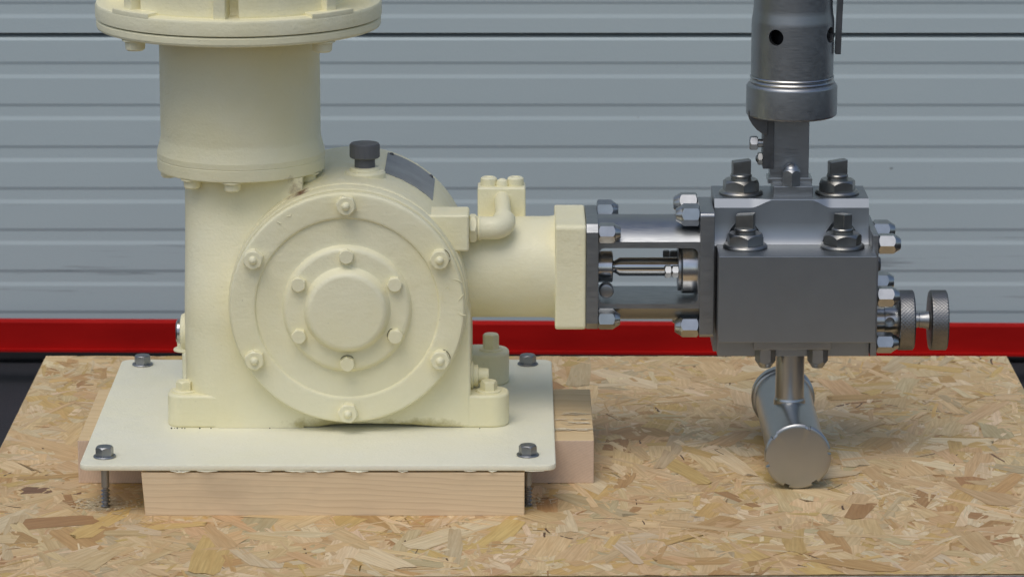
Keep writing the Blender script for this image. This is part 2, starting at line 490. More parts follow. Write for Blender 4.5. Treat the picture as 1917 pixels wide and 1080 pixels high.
# red beam on the ground before the door ---------------------------------------------
BY = 2260
a = at(0, 600, BY); b = at(1917, 608.5, BY); c = at(0, 656, BY)
beam = tag(empty('red_beam', (0, BY, 0)), 'long red painted steel channel lying low in front of the door', 'beam')
zt, zb = a.z, c.z
mb = MB()
mb.prism([(BY, zb + 6), (BY, zt - 5), (BY + 3, zt - 1), (BY + 6, zt), (BY + 24, zt), (BY + 24, zt - 9), (BY + 10, zt - 9), (BY + 10, zb + 9), (BY + 60, zb + 9), (BY + 60, zb), (BY - 14, zb), (BY - 14, zb + 6)], 'x', -5200, 5200)
rb = mb.build('channel', M['red'], beam)
beam.rotation_euler = (0, math.atan2(a.z - b.z, b.x - a.x), 0)
beam.location.z += ((a.z + b.z) / 2 - a.z) * S
# blocks the channel lies on
for x in (-3600, 3600):
    mb = MB(); mb.box(x - 60, x + 60, BY + 10, BY + 100, FLOOR_Z + 7, zb - 1, 3)
    tag(mb.build('support_block', M['rubber'], base=Vector((x, BY + 50, FLOOR_Z + 7))), 'black rubber block under the %s end of the red channel' % ('left' if x < 0 else 'right'), 'block')

# ------------------------------------------------------------------ OSB board
BX0, BX1, BY0, BY1 = X(84, 1244, 0), X(1886, 1244, 0), -363, 1244
osb = tag(empty('osb_board', ((BX0 + BX1) / 2, 0, -44)), 'pale straw coloured OSB board of pressed wood strands carrying the pump', 'board')
mb = MB(); mb.prism(mb.rounded(BX0, BX1, BY0, BY1, 14), 'z', -44, -1.5, 2.5)
for v in mb.bm.verts:
    if v.co.y < 0: v.co.y -= 33 - 31 * (v.co.x - BX0) / (BX1 - BX0)
for f in mb.bm.faces:
    f.material_index = 1 if abs(f.normal.z) < 0.4 else 0
mb.build('board_core', [M['core'], M['edge']], osb)
# the timber pallet the board is laid on (out of sight under it from the front)
pal = tag(empty('wooden_pallet', (30, 440, FLOOR_Z)), 'rough timber pallet carrying the strand board above the dark floor', 'pallet')
for x in (BX0 + 130, (BX0 + BX1) / 2, BX1 - 130):
    mb = MB(); mb.box(x - 70, x + 70, BY0 + 110, BY1 - 60, FLOOR_Z + 54, -76, 3); mb.build('bearer', M['beam'], pal)
for y in (BY0 + 150, 160, 440, 720, BY1 - 110):
    mb = MB(); mb.box(BX0 + 70, BX1 - 70, y - 70, y + 70, -75, -44.5, 2); mb.build('deck_board', M['beam'], pal)
for y in (BY0 + 150, 440, BY1 - 110):
    mb = MB(); mb.box(BX0 + 70, BX1 - 70, y - 70, y + 70, FLOOR_Z + .5, FLOOR_Z + 53, 2); mb.build('foot_board', M['beam'], pal)
PAL = [((0.77, 0.57, 0.31), 34), ((0.72, 0.52, 0.27), 30), ((0.81, 0.645, 0.40), 20), ((0.70, 0.485, 0.185), 14), ((0.70, 0.475, 0.24), 12),
       ((0.60, 0.48, 0.275), 6), ((0.58, 0.36, 0.15), 6), ((0.48, 0.275, 0.115), 2.2), ((0.22, 0.125, 0.065), 0.4)]
cols = [c for c, _ in PAL]; wts = [k for _, k in PAL]
def strand(L, W, ang, cx, cy, cz, ends):
    """outline of one wood strand: long irregular flake with torn ends; returns world points and (u, v) along the fibre"""
    n_s = 4
    pts = []
    taper = random.uniform(-0.35, 0.35); bow = random.uniform(-0.06, 0.06) * L
    def y_at(t, side):
        ww = W * 0.5 * (1 + taper * t) * random.uniform(0.86, 1.08)
        return side * ww + bow * (1 - t * t)
    for i in range(n_s): pts.append((-L / 2 + L * i / (n_s - 1), y_at(-1 + 2 * i / (n_s - 1), -1)))
    skew = random.uniform(-.5, .5) * W
    for j in range(1, ends): pts.append((L / 2 + random.uniform(-.25, .5) * W * .6 + skew * (j / ends), -W / 2 + W * j / ends))
    for i in range(n_s): pts.append((L / 2 - L * i / (n_s - 1), y_at(1 - 2 * i / (n_s - 1), 1)))
    for j in range(1, ends): pts.append((-L / 2 - random.uniform(-.25, .5) * W * .6 - skew * (j / ends), W / 2 - W * j / ends))
    ca, sa = math.cos(ang), math.sin(ang)
    tx, ty = random.uniform(-.007, .007), random.uniform(-.012, .012)
    out = []
    for (u, v) in pts:
        out.append((Vector((cx + u * ca - v * sa, cy + u * sa + v * ca, cz + u * tx + v * ty)), (u, v)))
    return out
def strand_size(big=False):
    if big: return random.uniform(120, 330), random.uniform(28, 84)
    q = random.random()
    if q < 0.62: return random.uniform(50, 200), random.uniform(4, 15)
    if q < 0.86: return random.uniform(60, 190), random.uniform(16, 44)
    return random.uniform(22, 60), random.uniform(8, 24)
def add_strand(bm, lay_c, lay_uv, pts, col, off):
    mn = min(p.z for p, _ in pts)
    ok = [p for p, _ in pts]
    vs = [bm.verts.new(Vector((min(max(p.x, BX0 + 3), BX1 - 3), min(max(p.y, BY0 + 1 - 33 + 31 * (p.x - BX0) / (BX1 - BX0)), BY1 - 3), p.z))) for p in ok]
    try: f = bm.faces.new(vs)
    except ValueError: return
    if f.normal.z < 0: f.normal_flip()
    for lp in f.loops:
        k = vs.index(lp.vert)
        lp[lay_uv].uv = (pts[k][1][0] + off, pts[k][1][1] + off * 1.7)
        lp[lay_c] = (*col, 1)
def new_strand_bm():
    bm = bmesh.new()
    return bm, bm.loops.layers.float_color.new('tint'), bm.loops.layers.uv.new('fibre')
def fin(bm, name, parent):
    base = ROOT[parent.name]
    bmesh.ops.triangulate(bm, faces=bm.faces[:])
    bm.normal_update()
    for f in bm.faces:
        if f.normal.z < 0: f.normal_flip()
    for v in bm.verts: v.co = (v.co - base) * S
    me = bpy.data.meshes.new(name); bm.to_mesh(me); bm.free(); me.materials.append(M['strand'])
    o = bpy.data.objects.new(name, me); C.objects.link(o); o.parent = parent; return o
def rnd_ang():
    return random.gauss(math.pi / 2, 0.6) if random.random() < 0.62 else random.uniform(0, math.pi)
def shade(c):
    k = random.uniform(0.88, 1.07); return tuple(min(1, x * k * random.uniform(.97, 1.03)) for x in c)
bm, lc, lu = new_strand_bm()
for i in range(13000):
    big = i < 2800
    L_, W_ = strand_size(big)
    dark = random.choices(cols, wts)[0]
    if i > 11800: L_, W_ = random.uniform(14, 90), random.uniform(1.5, 6)       # splinters on top
    if i > 12900: L_, W_, dark = random.uniform(8, 60), random.uniform(1.5, 4.5), (0.15, 0.09, 0.05)
    cx, cy = random.uniform(BX0, BX1), random.uniform(BY0 - 30, BY1)
    z = random.uniform(-1.4, 0.3) if big else random.uniform(-0.6, 0.6)
    if i > 11800: z = 0.7
    add_strand(bm, lc, lu, strand(L_, W_, rnd_ang(), cx, cy, z, 3), shade(dark), i * 13.7)
tag(fin(bm, 'strand_layer', osb), kind='stuff')
# strands that can be told apart one by one, in the open part of the board
placed = 0
while placed < 290:
    cx, cy = random.uniform(BX0 + 60, BX1 - 60), random.uniform(BY0 + 20, BY1 - 40)
    if -880 < cx < 90 and 0 < cy < 800: continue
    if cy > 700 and random.random() < 0.45: continue
    L_, W_ = random.uniform(80, 320), random.uniform(16, 76)
    col = random.choices(cols, [20, 20, 18, 14, 12, 8, 7, 2.5, 0.3])[0]
    bm, lc, lu = new_strand_bm()
    add_strand(bm, lc, lu, strand(L_, W_, rnd_ang(), cx, cy, 0.45 + random.uniform(-.4, .4), 4), shade(col), placed * 31.3 + 5)
    fin(bm, 'wood_strand', osb); placed += 1

# ------------------------------------------------------------------ timbers under the pump
mb = MB()
x0t, x1t = X(264, 0, 85), X(982, 0, 40)
mb.prism([(x0t + 6, 0), (x0t, 84), (x1t, 84), (x1t, 0)], 'y', 0, 178, 2.2)
fb = mb.build('timber_block', M['beam'], base=Vector(((x0t + x1t) / 2, 0, 0)))
tag(fb, 'short light spruce block at the front under the cream plate', 'timber', 'timbers under the pump plate')
mb = MB()
y0p, y1p = 222, 620
xe = X(1112, 222, 40)
mb.prism(mb.rounded(X(146, 222, 40), xe, y0p, y1p, 3), 'z', 0.6, 86, 2.0)
for f in mb.bm.faces:
    if f.normal.y < -0.5: f.material_index = 1
rp = mb.build('timber_plank', [M['plank_top'], M['plank_end']], base=Vector((-400, 420, 0)))
tag(rp, 'wide plank behind the front block, its end jutting out right of the plate', 'timber', 'timbers under the pump plate')

# lifted splinters on the sawn top of the plank, right of the plate
bm, lc, lu = new_strand_bm()
for i in range(60):
    cy_ = random.choice((300, 345, 372, 420)) + random.uniform(-9, 9)
    pts_ = strand(random.uniform(6, 34), random.uniform(2, 6), random.gauss(0, .25), xe - random.uniform(8, 92), cy_, 87 + random.uniform(0, 1.2), 3)
    vs = [bm.verts.new(p_) for p_, _ in pts_]; f = bm.faces.new(vs)
    for lp, (p_, q_) in zip(f.loops, pts_): lp[lu].uv = q_; lp[lc] = (*shade((.86, .76, .56)), 1)
ROOT[rp.name] = Vector((-400, 420, 0))
tag(fin(bm, 'torn_splinter', rp), kind='stuff')
# sawdust thrown up round the two front screws
bm, lc, lu = new_strand_bm()
for i in range(420):
    px_, py_ = ((198, 944), (990, 938))[i % 3 == 2]
    lo, hi = -200, 500
    for _ in range(30):
        mid = (lo + hi) / 2
        if at(px_, py_, mid).z > 0: lo = mid
        else: hi = mid
    c_ = at(px_, py_, lo); sp_r = 26 if i % 3 != 2 else 15
    pts_ = strand(random.uniform(4, 20), random.uniform(1.5, 5), random.uniform(0, 3.14), c_.x + random.gauss(0, sp_r), c_.y + random.gauss(-6, sp_r * .9), 0.9 + random.uniform(0, 1.2), 3)
    vs = [bm.verts.new(p_) for p_, _ in pts_]; f = bm.faces.new(vs)
    for lp, (p_, q_) in zip(f.loops, pts_): lp[lu].uv = q_; lp[lc] = (*shade(random.choice(((.86, .76, .53), (.80, .68, .44), (.74, .60, .37)))), 1)
sd = fin(bm, 'sawdust', osb); tag(sd, kind='stuff')

# ================================================================== THE PUMP
pump = tag(empty('dosing_pump', (-300, 440, 86)), 'piston pump with cream painted gearbox and bare steel head standing on timbers', 'pump')
YA = 440
# ---- shared bolts ---------------------------------------------------------------
def m_cover_nut():
    mb = MB(); mb.lathe([(19, 0), (18, 1), (0, 1.4)], (0, 0, 0), 'z', 28)
    hexa(mb, 34, 0.5, 18, 3); dome(mb, 8.5, 17, 9); return shared(mb, 'cover_nut', M['cream'])
def m_cap_bolt():
    mb = MB(); hexa(mb, 26, 0, 13, 3); return shared(mb, 'cap_bolt', M['cream'])
def m_round_bolt():
    mb = MB(); mb.lathe([(22, 0), (22, 3), (17, 5), (16, 17), (13, 19.5), (0, 20)], (0, 0, 0), 'z', 24); return shared(mb, 'flange_bolt', M['cream'])
def m_foot_bolt(h=22):
    mb = MB(); mb.lathe([(24, 0), (24, 3), (22, 4.5), (0, 4.5)], (0, 0, 0), 'z', 28); hexa(mb, 29, 4, h, 3); return shared(mb, 'foot_bolt', M['cream'])
def m_acorn(L=40, af=34):
    mb = MB(); hexa(mb, af, 0.5, L * 0.78, 4.5, 3)
    mb.lathe([(af * .47, L * .76), (af * .46, L * .80), (af * .33, L * .97), (af * .30, L), (0, L)], (0, 0, 0), 'z', 36)
    return mb
def m_valve_nut():
    mb = MB()
    mb.lathe([(42, 0), (43.5, 2), (43.5, 4), (41, 7), (37, 9), (0, 9)], (0, 0, 0), 'z', 40)
    hexa(mb, 66, 8, 29, 6)
    mb.lathe([(20, 28), (20, 33), (21.5, 34.5), (21.5, 37), (20, 39), (0, 39)], (0, 0, 0), 'z', 28)
    return mb
NUT = {'cover': m_cover_nut(), 'cap': m_cap_bolt(), 'round': m_round_bolt(), 'foot': m_foot_bolt(), 'tallfoot': m_foot_bolt(34)}
NUT['acorn'] = shared(m_acorn(44, 36), 'acorn_nut', M['nut'])
NUT['dacorn'] = shared(m_acorn(42, 36), 'acorn_nut', M['darksteel'])
NUT['sacorn'] = shared(m_acorn(42, 36), 'acorn_nut', M['steel'])
NUT['valve'] = shared(m_valve_nut(), 'valve_nut', M['oldsteel'])
mb = MB(); mb.box(-18, 18, -10, 10, 36, 67, 2.2); mb.bm.verts.ensure_lookup_table()
for v in mb.bm.verts:
    if v.co.z > 55: v.co.z += v.co.x * 0.10
NUT['blade'] = shared(mb, 'stud_blade', M['oldsteel'])

# ---- base plate ------------------------------------------------------------------
PX0, PX1 = X(147, -4, 95), X(1041, -4, 95)
PXb0, PXb1 = X(224, 816, 99), X(1029, 816, 99)
mb = MB()
pts = mb.rounded(PX0, PX1, -2, 816, 20)
mb.prism(pts, 'z', 87.5, 99, 3.2)
plate = mb.build('base_plate', M['plate'], pump)
# torn beads of paint along the lower front edge, part of the painted plate
mb = MB()
for i in range(15):
    x = random.uniform(PX0 + 110, PX1 - 40); L_ = random.uniform(8, 46)
    mb.tube([(x, -2.5, 88.3), (x + L_ * .4, -3.6, 87.2 + random.uniform(-1.6, .6)), (x + L_, -2.5, 88)], [0.5, random.uniform(.8, 1.6), .4], 6)
tag(mb.build('paint_bead', M['plate'], plate), kind='stuff')
# lag screws
def m_lag(shank):
    mb = MB()
    hexa(mb, 30, 3.5, 21, 3)
    if shank:
        mb.lathe([(7.5, 4), (7.5, -58), (5.5, -60)] , (0, 0, 0), 'z', 16)
        pr = [(5.5, -60)]
        t = -62
        while t > -100: pr += [(5.2, t), (9.2, t - 3.2), (5.2, t - 6.4)]; t -= 7.4
        pr += [(4, -104)]
        mb.lathe(pr, (0, 0, 0), 'z', 16, f=None)
    return shared(mb, 'lag_screw', M['zinc'])
NUT['lag'] = m_lag(True)
mb = MB(); mb.lathe([(8, 0.4), (21, 0.3), (21.5, 1.6), (20.5, 3.4), (8, 3.4)], (0, 0, 0), 'z', 36); NUT['washer'] = shared(mb, 'washer', M['zinc'])
for px, py in ((267, 683), (988, 682), (196, 855), (988, 852)):
    # point of the plate's top seen there
    lo, hi = -20, 900
    for _ in range(40):
        mid = (lo + hi) / 2
        if at(px, py, mid).z > 99: lo = mid
        else: hi = mid
    P_ = at(px, py, lo); P_.z = 99
    ls = put(NUT['lag'], 'lag_screw', pump, P_, '+z', random.uniform(0, 1))
    ROOT[ls.name] = P_
    put(NUT['washer'], 'washer', ls, P_ + Vector((0, 0, .2)), '+z')

# ---- gearbox housing ---------------------------------------------------------------
GX, GZ = X(650, 232, 344), at(650, 577, 232).z
HY0, HY1 = 266, 640
HL, HR = X(343, 330, 400), X(881, 278, 250)
DR = 228
pts = [(GX - 170, 100), (GX - 170, GZ + 100)]
for k in range(0, 19):
    a_ = R(150 - k * 150 / 18); pts.append((GX + DR * math.cos(a_), GZ + DR * math.sin(a_)))
pts += [(HR, GZ - 20), (HR, 100), (GX + 175, 100), (GX + 120, 104.5), (GX + 40, 106.5), (GX - 30, 105), (GX - 60, 100)]
mb = MB(); mb.prism(pts, 'y', HY0 + 1, HY1 - 1)
mb.bm.normal_update()
mb._bev([e for e in mb.bm.edges if e.calc_face_angle(0) > R(50)], 6, 3)
house = mb.build('gear_housing', M['cream'], pump, sharp=38)
# left part: a round fronted leg that carries the column and leans back under its flange
mb = MB()
prof = [(HY0, 99.5)]
for k in range(13):
    t = k / 12; prof.append((HY0 + 56 * (t * t * (3 - 2 * t)), 300 + 235 * t))
prof += [(HY0 + 56, 579), (HY1 - 40, 579), (HY1, 530), (HY1, 99.5)]
mb.prism(prof, 'x', HL, GX - 88)
mb.bm.normal_update()
vert = [e for e in mb.bm.edges if all(abs(v.co.x - HL) < .1 for v in e.verts) and abs(e.verts[0].co.z - e.verts[1].co.z) > 5]
mb._bev(vert, 78, 9)
mb.build('column_leg', M['cream'], house, sharp=50)
# drum: front ring and the back rim standing a little proud of the body
def drum(y0, y1, r, name, parent, rr=5):
    mb = MB(); mb.lathe([(0, y0), (r - rr, y0), (r - rr * .3, y0 + rr * .3), (r, y0 + rr), (r, y1 - rr), (r - rr, y1), (0, y1)], (GX, 0, GZ), 'y', 120)
    return mb.build(name, M['cream'], parent)
drum(254, 292, 229, 'front_ring', house, 4)
drum(300, 682, 231, 'worm_wheel_drum', house, 7)
# feet
def foot(x0, x1, y0, y1, r):
    mb = MB(); mb.prism(mb.rounded(x0, x1, y0, y1, r, 8), 'z', 98, 163, 6, 3)
    return mb.build('foot', M['cream'], pump)
fx0 = X(314, 290, 130)
fl1 = foot(fx0, X(480, 275, 130), HY0 + 1.2, 345, 30)
fr1 = foot(HR - 40, X(953, 290, 130), HY0 + 2, 350, 34)
fl2 = foot(fx0, HL + 90, 590, 690, 36)
fr2 = foot(HR - 30, X(953, 610, 130), 590, 690, 40)
put(NUT['foot'], 'foot_bolt', fl1, (X(345, 302, 170), 304, 162), '+z', .3)
put(NUT['foot'], 'foot_bolt', fr1, (X(915, 302, 170), 304, 162), '+z', .1)
put(NUT['foot'], 'foot_bolt', fl2, (X(347, 640, 170), 640, 162), '+z', .3)
put(NUT['tallfoot'], 'foot_bolt', fr2, (X(919, 640, 170), 640, 162), '+z', .8)
# round cover
cov = tag(None or MB().lathe([(0, 250), (221, 250), (225, 246), (225, 233), (222, 228.5), (217, 227), (182, 227), (177, 229), (174, 234), (130, 234), (124, 233), (120, 224), (116, 220.5), (111, 219.5), (88, 219.5), (84, 219), (80, 214), (77, 203), (72, 198), (66, 196.5), (0, 196)], (GX, 0, GZ), 'y', 128).build('front_cover', M['cream'], pump))
for a_ in (90, 29, 151, 209, 331, 270):
    put(NUT['cover'], 'cover_nut', cov, (GX + 203 * math.cos(R(a_)), 227, GZ + 203 * math.sin(R(a_))), '-y', random.uniform(0, 1))
for a_ in (90, 29, 151, 209, 331, 270):
    put(NUT['cap'], 'cap_bolt', cov, (GX + 105 * math.cos(R(a_)), 219.5, GZ + 105 * math.sin(R(a_))), '-y', random.uniform(0, 1))
# curls and runs of paint on the cover face
mb = MB()
def squig(px, py, pts, r=1.3):
    q = [at(px + dx, py + dy, 227) for dx, dy in pts]
    mb.tube([(p_.x, 226.8, p_.z) for p_ in q], [r * .5] + [r] * (len(q) - 2) + [r * .4], 6)
squig(846, 522, [(0, 0), (9, 2), (20, 6)]); squig(833, 540, [(0, 0), (5, -4), (12, 6)]); squig(826, 552, [(0, -6), (2, 8), (8, 16)])
squig(858, 556, [(10, -6), (2, 4), (0, 8)]); squig(855, 578, [(0, 0), (8, 3)]); squig(857, 586, [(0, 0), (10, 4), (16, 4)])
squig(518, 415, [(0, 0), (8, 4), (4, 6)]); squig(536, 404, [(0, 2), (8, 0), (10, -4)]); squig(846, 566, [(0, 0), (3, 5)])
tag(mb.build('paint_run', M['cream'], cov), kind='stuff')
# pin holes left open in the paint where the feet meet the plate
mb = MB()
for px, py_ in ((321, 801), (327, 803.5), (332, 804), (341, 804), (346, 804.5), (374, 804.5), (395, 804.5), (898, 801), (505, 803)):
    p_ = at(px, py_, 261); r_ = random.uniform(.6, 1.7)
    mb.lathe([(0, -r_), (r_ * .8, -r_ * .5), (r_, 0), (r_ * .8, r_ * .5), (0, r_)], (p_.x, 261 + random.uniform(-1, 1), max(p_.z, 100)), 'z', 8)
tag(mb.build('paint_pit', M['rubber'], house), kind='stuff')
# open cracks in the paint beside some bolts
mb = MB()
for cx_, cz_, r_, a0, a1, yy in ((GX, GZ - 105, 15.5, 40, 150, 219), (GX + 105 * math.cos(R(331)), GZ + 105 * math.sin(R(331)), 15.2, 110, 215, 219),
                                 (GX + 203 * math.cos(R(29)), GZ + 203 * math.sin(R(29)), 19.2, -20, 70, 226.5), (GX + 203 * math.cos(R(331)), GZ + 203 * math.sin(R(331)), 19.2, 0, 75, 226.5)):
    mb.tube([(cx_ + r_ * math.cos(R(a0 + (a1 - a0) * k / 8)), yy, cz_ + r_ * math.sin(R(a0 + (a1 - a0) * k / 8))) for k in range(9)], [.25] + [.8] * 7 + [.25], 5)
tag(mb.build('paint_crack', M['crack'], cov), kind='stuff')
# breather cap on its boss
bx, by = X(683, 400, 580), 402
bz = math.sqrt(231 ** 2 - (bx - GX) ** 2) + GZ
mb = MB(); mb.lathe([(40, bz - 30), (40, bz + 2), (37, bz + 6), (30, bz + 7), (29, bz + 12), (26, bz + 13), (0, bz + 13)], (bx, by, 0), 'z', 40)
mb.build('breather_boss', M['cream'], house)
mb = MB(); mb.lathe([(20, bz + 13), (20, bz + 30), (27, bz + 31), (29, bz + 33), (29, bz + 56), (27, bz + 59.5), (0, bz + 61)], (bx, by, 0), 'z', 40, f=lambda r, a, t: r + (0.5 * math.cos(a * 20) if r > 28.5 else 0))
mb.build('breather_cap', M['black'], pump)
# bare metal name plate bent round the drum
def arc_plate(a0, a1, y0, y1, r, th, k=14):
    mb = MB(); va = []
    for i in range(k + 1):
        a_ = R(a0 + (a1 - a0) * i / k); row = []
        dy0 = 6 * math.sin(i * 1.7) * .3
        for rr, yy in ((r, y0 + dy0), (r, y1), (r + th, y1), (r + th, y0 + dy0)):
            row.append(mb.bm.verts.new((GX + rr * math.sin(a_), yy, GZ + rr * math.cos(a_))))
        va.append(row)
    fs = []
    for A, B in zip(va, va[1:]):
        for j in range(4): fs.append(mb.bm.faces.new((A[j], A[(j + 1) % 4], B[(j + 1) % 4], B[j])))
    fs += [mb.bm.faces.new(va[0]), mb.bm.faces.new(va[-1][::-1])]
    bmesh.ops.recalc_face_normals(mb.bm, faces=fs); return mb
nmp = arc_plate(16.5, 43.5, 440, 648, 231.2, 1.6).build('name_plate', M['tag'], pump)
mb = MB(); mb.lathe([(4.5, 0), (4.2, 2), (2.5, 3.4), (0, 3.8)], (0, 0, 0), 'z', 12); NUT['rivet'] = shared(mb, 'rivet', M['darksteel'])
for a_, yy in ((18.5, 638), (41, 638)):
    o = put(NUT['rivet'], 'rivet', nmp, (GX + 232.8 * math.sin(R(a_)), yy, GZ + 232.8 * math.cos(R(a_))))
    o.rotation_euler = (0, R(a_), 0)
# port boss, elbow and check block
p0 = at(822, 403, 300); p1 = at(878, 468, 300)
mb = MB(); mb.box(p0.x - 60, p1.x, 300, 384, p1.z - 4, p0.z, 5, 3)
mb.build('port_boss', M['cream'], house)
ey = 345
ec = at(908, 427, ey)
mb = MB()
hexa(mb, 50, 0, 15, 4, 3)
mb.lathe([(18, 14), (18, 18), (21, 19)], (0, 0, 0), 'z', 24)
me = shared(mb, 'union_nut', M['cream'])
elb = empty('pipe_elbow', (0, 0, 0)); bpy.data.objects.remove(elb)
xe0 = p1.x
pe = at(943, 423, ey)
path = [(xe0 + 17, ey, ec.z)]
rad = []
Rb = 22; xc = pe.x
pathx = [(xe0 + 16, ey, ec.z), (xe0 + 20, ey, ec.z), (xe0 + 24, ey, ec.z), (xc - Rb, ey, ec.z)]
rads = [22, 24, 22, 22]
for k in range(1, 8):
    a_ = R(90 * k / 7)
    q_ = Rb * (1 - math.cos(a_)); pathx.append((xc - Rb + Rb * math.sin(a_), ey + q_ * .97, ec.z + q_ * .24)); rads.append(22.5)
for q_, r_ in ((Rb + 12, 23), (Rb + 13, 15.5), (142, 15.5)):
    pathx.append((xc - (4 if q_ > 100 else 0), ey + q_ * .97, ec.z + q_ * .24)); rads.append(r_)
mb = MB(); mb.tube(pathx, rads, 24)
elb = mb.build('pipe_elbow', M['cream'], pump, sharp=45)
put(me, 'union_nut', elb, (xe0, ey, ec.z), '+x', .5)
b0 = at(894, 352, 470); b1 = at(984, 411, 470)
mb = MB(); mb.box(b0.x, b1.x, 470, 530, b1.z - 30, b0.z, 4, 3)
vb = mb.build('check_block', M['cream'], pump)
mb = MB(); mb.lathe([(15, -4), (16.5, 6), (16, 14), (13, 16.5), (8, 17), (7, 15), (0, 15)], (0, 0, 0), 'z', 24); me = shared(mb, 'socket_screw', M['cream'])
for px in (915, 965): put(me, 'socket_screw', vb, (X(px, 498, b0.z), 498, b0.z), '+z')
mb = MB(); mb.lathe([(12, -2), (12, 5), (10, 11), (5, 14), (0, 15)], (0, 0, 0), 'z', 20); put(shared(mb, 'ball_plug', M['cream']), 'ball_plug', vb, (X(940, 492, b0.z), 492, b0.z), '+z')
# sight plug on the left side, drain plug on the right
sp_ = at(340, 620, YA - 60)
mb = MB(); mb.lathe([(36, -40), (36, 4), (33, 10), (25, 12), (0, 12)], (HL, YA - 60, sp_.z), '-x', 36)
sb = mb.build('sight_glass_boss', M['cream'], house)
mb = MB(); mb.lathe([(24, 10), (24, 17), (20, 20), (0, 20)], (HL, YA - 60, sp_.z), '-x', 32, f=lambda r, a, t: r)
mb.build('sight_glass', M['nut'], pump)
dp = at(900, 703, 330)
mb = MB(); mb.lathe([(26, -10), (26, 4), (21, 6), (21, 14), (15, 15), (14, 33), (12, 35), (0, 35)], (HR, 332, dp.z), 'x', 32)
mb.build('drain_plug', M['cream'], house)

# ---- column (motor lantern) ---------------------------------------------------------
CX = -528
mb = MB()
mb.lathe([(100, 570), (158, 578), (162.5, 580), (163, 584), (163, 601), (162.2, 602.4), (163.2, 603.5), (163.2, 614), (162.4, 616.5), (156.2, 640), (155.6, 646), (155.5, 652),
          (155.4, 700), (155, 850), (156, 857), (268, 857), (273, 859), (274.7, 863), (274.7, 873), (272, 876), (200, 876)], (CX, YA, 0), 'z', 144)
colm = mb.build('motor_column', M['cream'], pump, sharp=11)
for a_ in (-128, -90, -21, 180, 0, 90, 135, 45):
    put(NUT['round'], 'flange_bolt', colm, (CX + 141 * math.cos(R(a_)) - 8 * (a_ == -90), YA + 141 * math.sin(R(a_)), 578.5), '-z')
for a_ in (-139, -46.5, 45, 135):
    put(NUT['round'], 'flange_bolt', colm, (CX + 246 * math.cos(R(a_)), YA + 246 * math.sin(R(a_)), 857.5), '-z', 0, 1.15)
# motor end shield above
mb = MB()
def lug(r, a, t):
    d = (math.degrees(a) + 180) % 360 - 180        # angle of the ring: axis z, a from +x
    return r
mb.lathe([(200, 877.6), (272, 877.6), (276, 879), (276.5, 884), (276.5, 902), (274, 907), (268, 909), (0, 909)], (CX, YA, 0), 'z', 144)
mot = mb.build('motor_flange', M['cream'], pump)
def sector(a0, a1, r0, r1, z0, z1, name, bev=3, k=14):
    pts = [(CX + r1 * math.cos(R(a0 + (a1 - a0) * i / k)), YA + r1 * math.sin(R(a0 + (a1 - a0) * i / k))) for i in range(k + 1)]
    pts += [(CX + r0 * math.cos(R(a1 - (a1 - a0) * i / k)), YA + r0 * math.sin(R(a1 - (a1 - a0) * i / k))) for i in range(k + 1)]
    mb = MB(); mb.prism(pts, 'z', z0, z1, bev); return mb.build(name, M['cream'], mot)
for c_ in (-135, -45, 45, 135): sector(c_ - 11, c_ + 11, 215, 275.5, 903, 914.5, 'bolt_pad', 2.5)
mb = MB(); mb.lathe([(0, 905), (212, 905), (206, 912), (203, 925), (203, 1240), (190, 1260), (0, 1270)], (CX, YA, 0), 'z', 96)
mb.build('motor_end_bell', M['cream'], mot)
for c_ in (0, 90, 180):                             # thicker wall bays at front, left, right ... seen at the very top edge
    pass
sector(-134, -94, 198, 248, 905, 1230, 'bell_bay', 8)
sector(-86, -47, 198, 248, 905, 1230, 'bell_bay', 8)
sector(46, 134, 198, 248, 905, 1230, 'bell_bay', 8)
def rib(a, r0, r1, wdt):
    mb = MB(); mb.box(r0, r1, -wdt / 2, wdt / 2, 905, 1235, 4)
    mb.bm.transform(Matrix.Translation((CX, YA, 0)) @ Matrix.Rotation(R(a), 4, 'Z')); return mb.build('bell_rib', M['cream'], mot)
rib(-94, 200, 262, 24)
rib(-139.5, 200, 262, 24); rib(-44, 200, 262, 26); rib(0, 200, 255, 24); rib(180, 200, 255, 24); rib(90, 200, 255, 24)

# ---- crosshead housing and yoke --------------------------------------------------------
AZ = at(1100, 499, YA).z                             # axis of the piston rod
xa, xb, xc_, xd = X(1040, YA, AZ), X(1097, YA - 100, AZ), X(1120, YA - 100, AZ), X(1310, YA - 80, AZ)
xe_ = X(1337, YA - 80, AZ)
mb = MB(); mb.lathe([(99, HR - 120), (99, xa - 12), (101, xa - 3), (101, xa + 6)], (0, YA, AZ), 'x', 96)
cr = mb.build('crosshead_housing', M['cream'], pump)
mb = MB(); mb.prism(mb.rounded(YA - 103, YA + 103, AZ - 104, AZ + 104, 10, 4), 'x', xa - 2, xb, 4.5, 3)
mb.build('square_flange', M['cream'], cr)
mb = MB()
hw = 104; ch = 14
octo = [(YA - hw, AZ - hw + ch), (YA - hw, AZ + hw - ch), (YA - hw + ch, AZ + hw), (YA + hw - ch, AZ + hw), (YA + hw, AZ + hw - ch), (YA + hw, AZ - hw + ch), (YA + hw - ch, AZ - hw), (YA - hw + ch, AZ - hw)]
mb.prism(octo, 'x', xb + .6, xc_, 1.2)
yk = mb.build('yoke_flange', M['steel'], pump)
